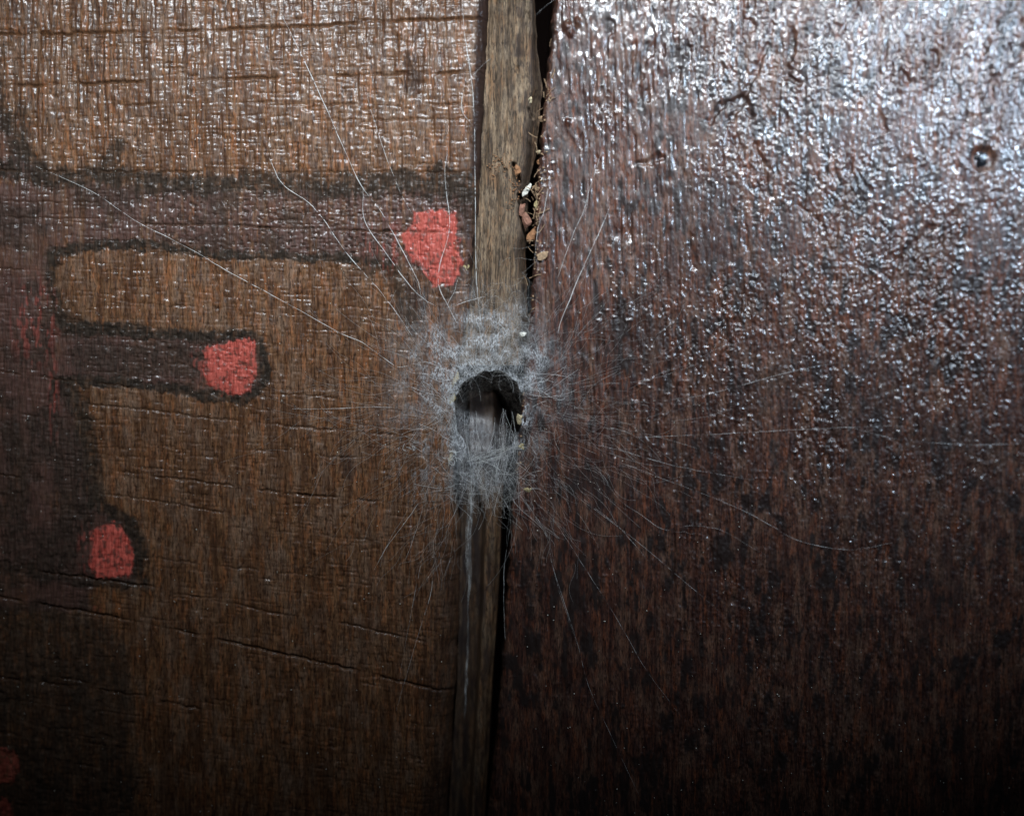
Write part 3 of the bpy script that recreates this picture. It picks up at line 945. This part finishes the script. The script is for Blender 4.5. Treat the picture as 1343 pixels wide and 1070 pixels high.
def fibre(p0, ang, L, h0, h1, curl, r, n=9):
    t = np.linspace(0, 1, n)
    c = rng.normal(0, curl)
    a = ang + c * (t - 0.2) + 0.25 * rng.normal() * np.sin(t * rng.uniform(3, 8))
    du = np.cos(a) * L / (n - 1)
    dv = -np.sin(a) * L / (n - 1)
    u = p0[0] + np.concatenate([[0], np.cumsum(du[:-1])])
    v = p0[1] + np.concatenate([[0], np.cumsum(dv[:-1])])
    h = h0 + (h1 - h0) * t + rng.normal(0, 0.5)
    if PATCHY and float(vn(np.array(p0[0] / 19), np.array(p0[1] / 19), 5)) < rng.uniform(-0.5, 0.35):
        return
    pit = (u > ledge(v) + 4) & (u < redge(v) - 4) & (v > 480)
    h = np.where(pit, h, np.maximum(h, 1.4 - 7 * ((u > ledge(v)) & (u < redge(v)))))
    paths.append(P(u, v, h))
    radii.append(0.8 * r * U)


PATCHY = True
for i in range(1900):                    # radial fibres round the mouth
    a = rng.uniform(0, 2 * math.pi)
    if math.sin(a) < -0.5 and rng.random() < 0.6:
        continue
    if rng.random() > 0.55 + 0.75 * float(vn(np.array(a * 3.2), np.array(0.5), 6)):
        continue
    x, y = rim(np.array(a))
    off = abs(rng.normal(0, 26)) if rng.random() < 0.6 else rng.exponential(34)
    if math.sin(a) > 0.6:
        off *= 1.15
    x = float(x) + math.cos(a) * off
    y = float(y) - math.sin(a) * off
    d = a + rng.normal(0, 1.0)
    L = min(110, rng.exponential(20) + 12)
    fibre((x, y), d, L, rng.uniform(2, 6), rng.uniform(1.5, 3), 0.9, rng.uniform(0.055, 0.125))
for i in range(420):                     # tangled ring hugging the rim
    a = rng.uniform(-0.25, math.pi + 0.5)
    x, y = rim(np.array(a))
    off = abs(rng.normal(0, 9))
    fibre((float(x) + math.cos(a) * off, float(y) - math.sin(a) * off), a + math.pi / 2 * rng.choice([-1, 1]) + rng.normal(0, 0.5),
          rng.uniform(10, 42), 4.5, 4.0, 0.8, rng.uniform(0.06, 0.15))
PATCHY = False
for i in range(120):                     # threads hanging over the lip
    x = rng.uniform(594, 680)
    y = rng.uniform(555, 645)
    s = math.sin(math.pi * min(1, max(0, (x - 592) / 88)))
    fibre((x, y), -math.pi / 2 + rng.normal(0, 0.32), rng.uniform(20, 70), -27 * s, -22 * s - 2, 0.7, rng.uniform(0.06, 0.15))
for i in range(150):                     # criss-cross at the foot of the lip
    x = rng.uniform(588, 684)
    y = rng.normal(640, 12)
    s = math.sin(math.pi * min(1, max(0, (x - 588) / 92)))
    fibre((x, y), rng.uniform(0, 2 * math.pi), rng.uniform(14, 44), -20 * s, -18 * s, 1.2, rng.uniform(0.06, 0.15))
for i in range(110):                     # tails spreading below left and right
    if rng.random() < 0.5:
        x, y, d = rng.normal(580, 14), rng.uniform(620, 740), -math.pi / 2 + rng.normal(-0.25, 0.45)
    else:
        x, y, d = rng.normal(705, 24), rng.uniform(610, 700), -math.pi / 3 + rng.normal(0, 0.35)
    fibre((x, y), d, rng.uniform(18, 60), 3, 2, 0.6, rng.uniform(0.06, 0.13))
for i in range(460):                     # scattered fine strays
    a = rng.uniform(0, 2 * math.pi)
    R_ = 80 + abs(rng.normal(0, 85))
    x, y = HCX + math.cos(a) * R_, HCY - math.sin(a) * R_ * 0.8
    if 590 < x < 720:
        continue
    fibre((x, y), a + rng.normal(0, 0.35), rng.uniform(25, 95), 3.5, 2, 0.45, rng.uniform(0.06, 0.13), 11)
for i in range(420):                     # felt on the strip above the mouth
    x = rng.uniform(612, 702)
    y = 478 - abs(rng.normal(0, 46))
    fibre((x, y), rng.uniform(0, 2 * math.pi), rng.uniform(8, 40), -5, -4, 1.2, rng.uniform(0.06, 0.14))
vv, ff = tubes(paths, radii, 3)
fuzz = mesh_obj('silk_fuzz', vv, ff, M_fuzz)
fuzz['kind'] = 'stuff'
child(fuzz, web, 'felt of countless fine silk fibres around the mouth')

# brighter doubled strands between the felt, too tangled to count
paths, radii = [], []
for i in range(70):
    a = rng.choice([rng.normal(0.35, 0.35), rng.uniform(0.2, math.pi + 0.5), rng.normal(2.3, 0.4), rng.uniform(0, 2 * math.pi)])
    x, y = rim(np.array(a))
    off = abs(rng.normal(0, 16))
    fibre((float(x) + math.cos(a) * off, float(y) - math.sin(a) * off), a + rng.normal(0, 0.6), rng.uniform(14, 70), 5.0, 2.5, 0.8, rng.uniform(0.09, 0.20))
for i in range(42):                      # strands strung down over the lip
    x = rng.choice([rng.normal(614, 6), rng.normal(664, 8), rng.uniform(596, 678)])
    y = rng.uniform(535, 610)
    s = math.sin(math.pi * min(1, max(0, (x - 592) / 88)))
    fibre((x, y), -math.pi / 2 + rng.normal(0, 0.16), rng.uniform(40, 100), -26 * s, -20 * s - 2, 0.35, rng.uniform(0.07, 0.18), 12)
for i in range(40):                      # web strung across the foot of the lip
    x = rng.uniform(586, 680)
    y = rng.normal(632, 14)
    s = math.sin(math.pi * min(1, max(0, (x - 588) / 92)))
    fibre((x, y), rng.choice([0.4, 2.5, 0.0, -0.5]) + rng.normal(0, 0.4), rng.uniform(18, 60), -18 * s, -16 * s, 0.8, rng.uniform(0.08, 0.18))
for i in range(36):                      # bright crescent edge inside the mouth
    t0 = rng.uniform(0.2, 0.7)
    fibre((592 + 90 * t0, 608 - 22 * t0 ** 2 + rng.normal(0, 3)), 0.25 + 0.3 * t0 + rng.normal(0, 0.12), rng.uniform(18, 46), -24, -16, 0.3, rng.uniform(0.14, 0.28))
vv, ff = tubes(paths, radii, 3)
strands = mesh_obj('silk_strands', vv, ff, M_silk)
strands['kind'] = 'stuff'
child(strands, web, 'brighter white strands tangled around the mouth')

# little knotted tufts of silk
for cx, cy, n_, s_ in [(538, 583, 12, 7), (591, 598, 14, 7)]:
    paths, radii = [], []
    for i in range(n_):
        fibre((cx + rng.normal(0, s_ * 0.6), cy + rng.normal(0, s_ * 0.6)), rng.normal(-0.9, 0.7), rng.uniform(0.6, 2.6) * s_, 2.4, 2.0, 2.4, rng.uniform(0.12, 0.4), 7)
    vv, ff = tubes(paths, radii, 3)
    child(mesh_obj('silk_tuft', vv, ff, M_silk), web)

# ------------------------------------------------------------------ crumbs and flakes caught along the joint
MC = {'cream': plain('cream_crumb', (0.30, 0.245, 0.15)), 'tan': plain('tan_crumb', (0.20, 0.13, 0.075)), 'orange': plain('orange_flake', (0.19, 0.090, 0.040)),
      'white': plain('white_grain', (0.46, 0.44, 0.38)), 'brown': plain('red_brown_flake', (0.17, 0.080, 0.052)), 'yellow': plain('yellow_crumb', (0.25, 0.20, 0.10))}
CRUMBS = [  # u, v, half length, half width, tilt, height, colour, name, label
    (695, 127, 7, 3, 100, -13, 'cream', 'wood_splinter', 'slim cream splinter stuck on the grey strip high in the joint'),
    (710, 152, 6, 4.5, 20, -13, 'tan', 'wood_crumb', 'tan crumb wedged between strip and right plank, topmost of its row'),
    (713, 180, 6, 4, 60, -8, 'yellow', 'wood_crumb', 'yellowish crumb on the rough edge of the red brown plank'),
    (707, 196, 5, 3.5, 0, -14, 'cream', 'wood_crumb', 'small cream crumb just under the yellowish crumb'),
    (708, 210, 6, 4, 30, -10, 'orange', 'wood_crumb', 'small orange crumb under the small cream one'),
    (678, 222, 7, 5, 70, -6, 'orange', 'wood_flake', 'orange flake over a small split in the grey strip'),
    (692, 247, 9, 4, 60, -10, 'white', 'pale_grain', 'elongated white grain lying across the split beside the joint'),
    (706, 246, 8, 6, -20, -8, 'tan', 'wood_crumb', 'tan crumb right beside the elongated white grain'),
    (704, 268, 7, 4.5, 80, -8, 'yellow', 'wood_crumb', 'knobbly yellow crumb below the tan crumb on the plank edge'),
    (685, 271, 9, 5, 100, -13, 'brown', 'wood_flake', 'red brown flake at the upper end of the dark slot'),
    (689, 288, 11, 6, 110, -12, 'brown', 'wood_flake', 'long red brown flake in the middle of the dark slot'),
    (697, 308, 12, 6, 75, -10, 'orange', 'wood_flake', 'ragged orange flake at the foot of the dark slot'),
    (713, 335, 8, 6, 10, 2, 'tan', 'wood_crumb', 'blocky tan crumb on the red brown plank beside the slot'),
    (702, 390, 7, 3.5, 80, -2, 'orange', 'wood_crumb', 'narrow orange crumb on the plank edge above the silk'),
    (686, 438, 6, 4.5, 10, -2, 'white', 'pale_grain', 'rounded white grain caught in the silk above the mouth'),
    (610, 350, 7, 5, 70, -2, 'yellow', 'wood_crumb', 'yellowish crumb beside the ragged red dab'),
    (598, 497, 9, 5, 70, 1, 'cream', 'wood_crumb', 'cream crumb on the upper rim of the tube mouth'),
    (595, 522, 7, 4, 80, -1, 'yellow', 'wood_crumb', 'yellow crumb on the brown plank side of the mouth'),
    (590, 600, 7, 4, 75, -2, 'cream', 'wood_crumb', 'cream crumb at the brown plank end of the silk lip'),
    (681, 549, 7, 4, 95, 0, 'cream', 'wood_crumb', 'cream crumb on the red brown plank side of the mouth'),
    (684, 585, 6, 4, 60, 0, 'yellow', 'wood_crumb', 'yellow crumb below the cream one by the red brown plank'),
    (692, 642, 5, 4, 0, 1, 'yellow', 'wood_crumb', 'small yellow crumb on the red brown plank below the silk lip'),
]
bm = bmesh.new()
bmesh.ops.create_icosphere(bm, subdivisions=2, radius=1)
ico_v = np.array([v.co[:] for v in bm.verts])
ico_f = np.array([[v.index for v in f.verts] for f in bm.faces])
bm.free()
for i, (cu_, cv_, la, wa, tilt, hh, colr, nm, lab) in enumerate(CRUMBS):
    s = ico_v.copy()
    nz = 1 + 0.6 * fbm(s[:, 0] * 1.9 + i * 3, s[:, 1] * 1.9 + s[:, 2] * 1.6, i % 12, 3)
    s *= nz[:, None]
    facet = rng.normal(size=(5, 3))
    for fct in facet:                    # broken faces
        fct /= np.linalg.norm(fct)
        dd = s @ fct
        s -= np.maximum(dd - 0.62, 0)[:, None] * fct
    a = math.radians(tilt)
    x, y, z = s[:, 0] * la, s[:, 1] * wa, s[:, 2] * wa * 0.6
    uu = cu_ + x * math.cos(a) - y * math.sin(a)
    vv_ = cv_ - x * math.sin(a) - y * math.cos(a)
    w3 = P(uu, vv_, hh + z)
    base = P(cu_, cv_, hh - wa * 0.8)
    o = mesh_obj(nm, w3 - base, ico_f, MC[colr], smooth=False)
    o.location = base
    o['label'] = lab
    o['category'] = 'wood crumb' if nm == 'wood_crumb' else nm.replace('_', ' ')
    o['group'] = 'crumbs caught along the joint'

# wood dust and pale specks, too small and many to count
vsum, fsum = [], []
bm = bmesh.new()
bmesh.ops.create_icosphere(bm, subdivisions=1, radius=1)
iv = np.array([v.co[:] for v in bm.verts])
jf = np.array([[v.index for v in f.verts] for f in bm.faces])
bm.free()


def specks(spots, name, mat, label):
    vsum, fsum = [], []
    for k, (u, v, r_, h) in enumerate(spots):
        s = iv * r_ * rng.uniform(0.6, 1.3, (len(iv), 1))
        vsum.append(P(u + s[:, 0], v + s[:, 1], h + s[:, 2]))
        fsum.append(jf + k * len(iv))
    o = mesh_obj(name, np.concatenate(vsum), np.concatenate(fsum), mat)
    o['kind'] = 'stuff'
    o['label'] = label
    o['category'] = 'dust'
    return o


sp = []
for k in range(80):
    sp.append((rng.normal(656, 8), rng.normal(212, 9), rng.uniform(0.4, 1.1), -8.7))
for k in range(60):
    sp.append((rng.normal(672, 6), rng.normal(245, 14), rng.uniform(0.5, 1.2), -8.5))
specks(sp, 'wood_dust', MC['orange'], 'fine orange wood dust on the grey strip')
sp = []
for k in range(150):
    v = rng.choice([rng.normal(290, 45), rng.uniform(110, 420), rng.uniform(480, 640)])
    sp.append((float(redge(np.array([v]))[0]) + abs(rng.normal(0, 4)) + 1.0, v, rng.uniform(0.6, 2.0), rng.uniform(-4, 0.5)))
specks(sp, 'frass', MC['tan'], 'tan frass and sawdust along the edge of the red brown plank')
paths, radii = [], []
for k in range(40):
    v = rng.choice([rng.normal(285, 40), rng.uniform(60, 420)])
    u = float(redge(np.array([v]))[0]) + rng.normal(-1, 4)
    fibre((u, v), math.pi / 2 + rng.normal(0, 0.8), rng.uniform(5, 17), -5, -3, 0.35, rng.uniform(0.3, 0.9), 5)
vv, ff = tubes(paths, radii, 4)
sl_ = mesh_obj('splinters', vv, ff, MC['tan'], smooth=False)
sl_['kind'] = 'stuff'
sl_['label'] = 'tiny tan brown splinters bristling along the upper joint'
sl_['category'] = 'splinters'
iu = rng.integers(0, nr, 4000), rng.integers(30, nc - 12, 4000)
sp = []
for k in range(420):
    a_, b_ = iu[0][k], iu[1][k]
    sp.append((Uu[a_, b_], Vv[a_, b_], rng.uniform(0.35, 0.85), H[a_, b_] + 0.4))
for k in range(500):
    a_, b_ = rng.integers(0, nr2), rng.integers(12, nc2 - 32)
    sp.append((Ru[a_, b_], Rv[a_, b_], rng.uniform(0.35, 0.9), RH[a_, b_] + 0.4))
specks(sp, 'dust_specks', MC['white'], 'tiny pale dust specks sprinkled over both planks')
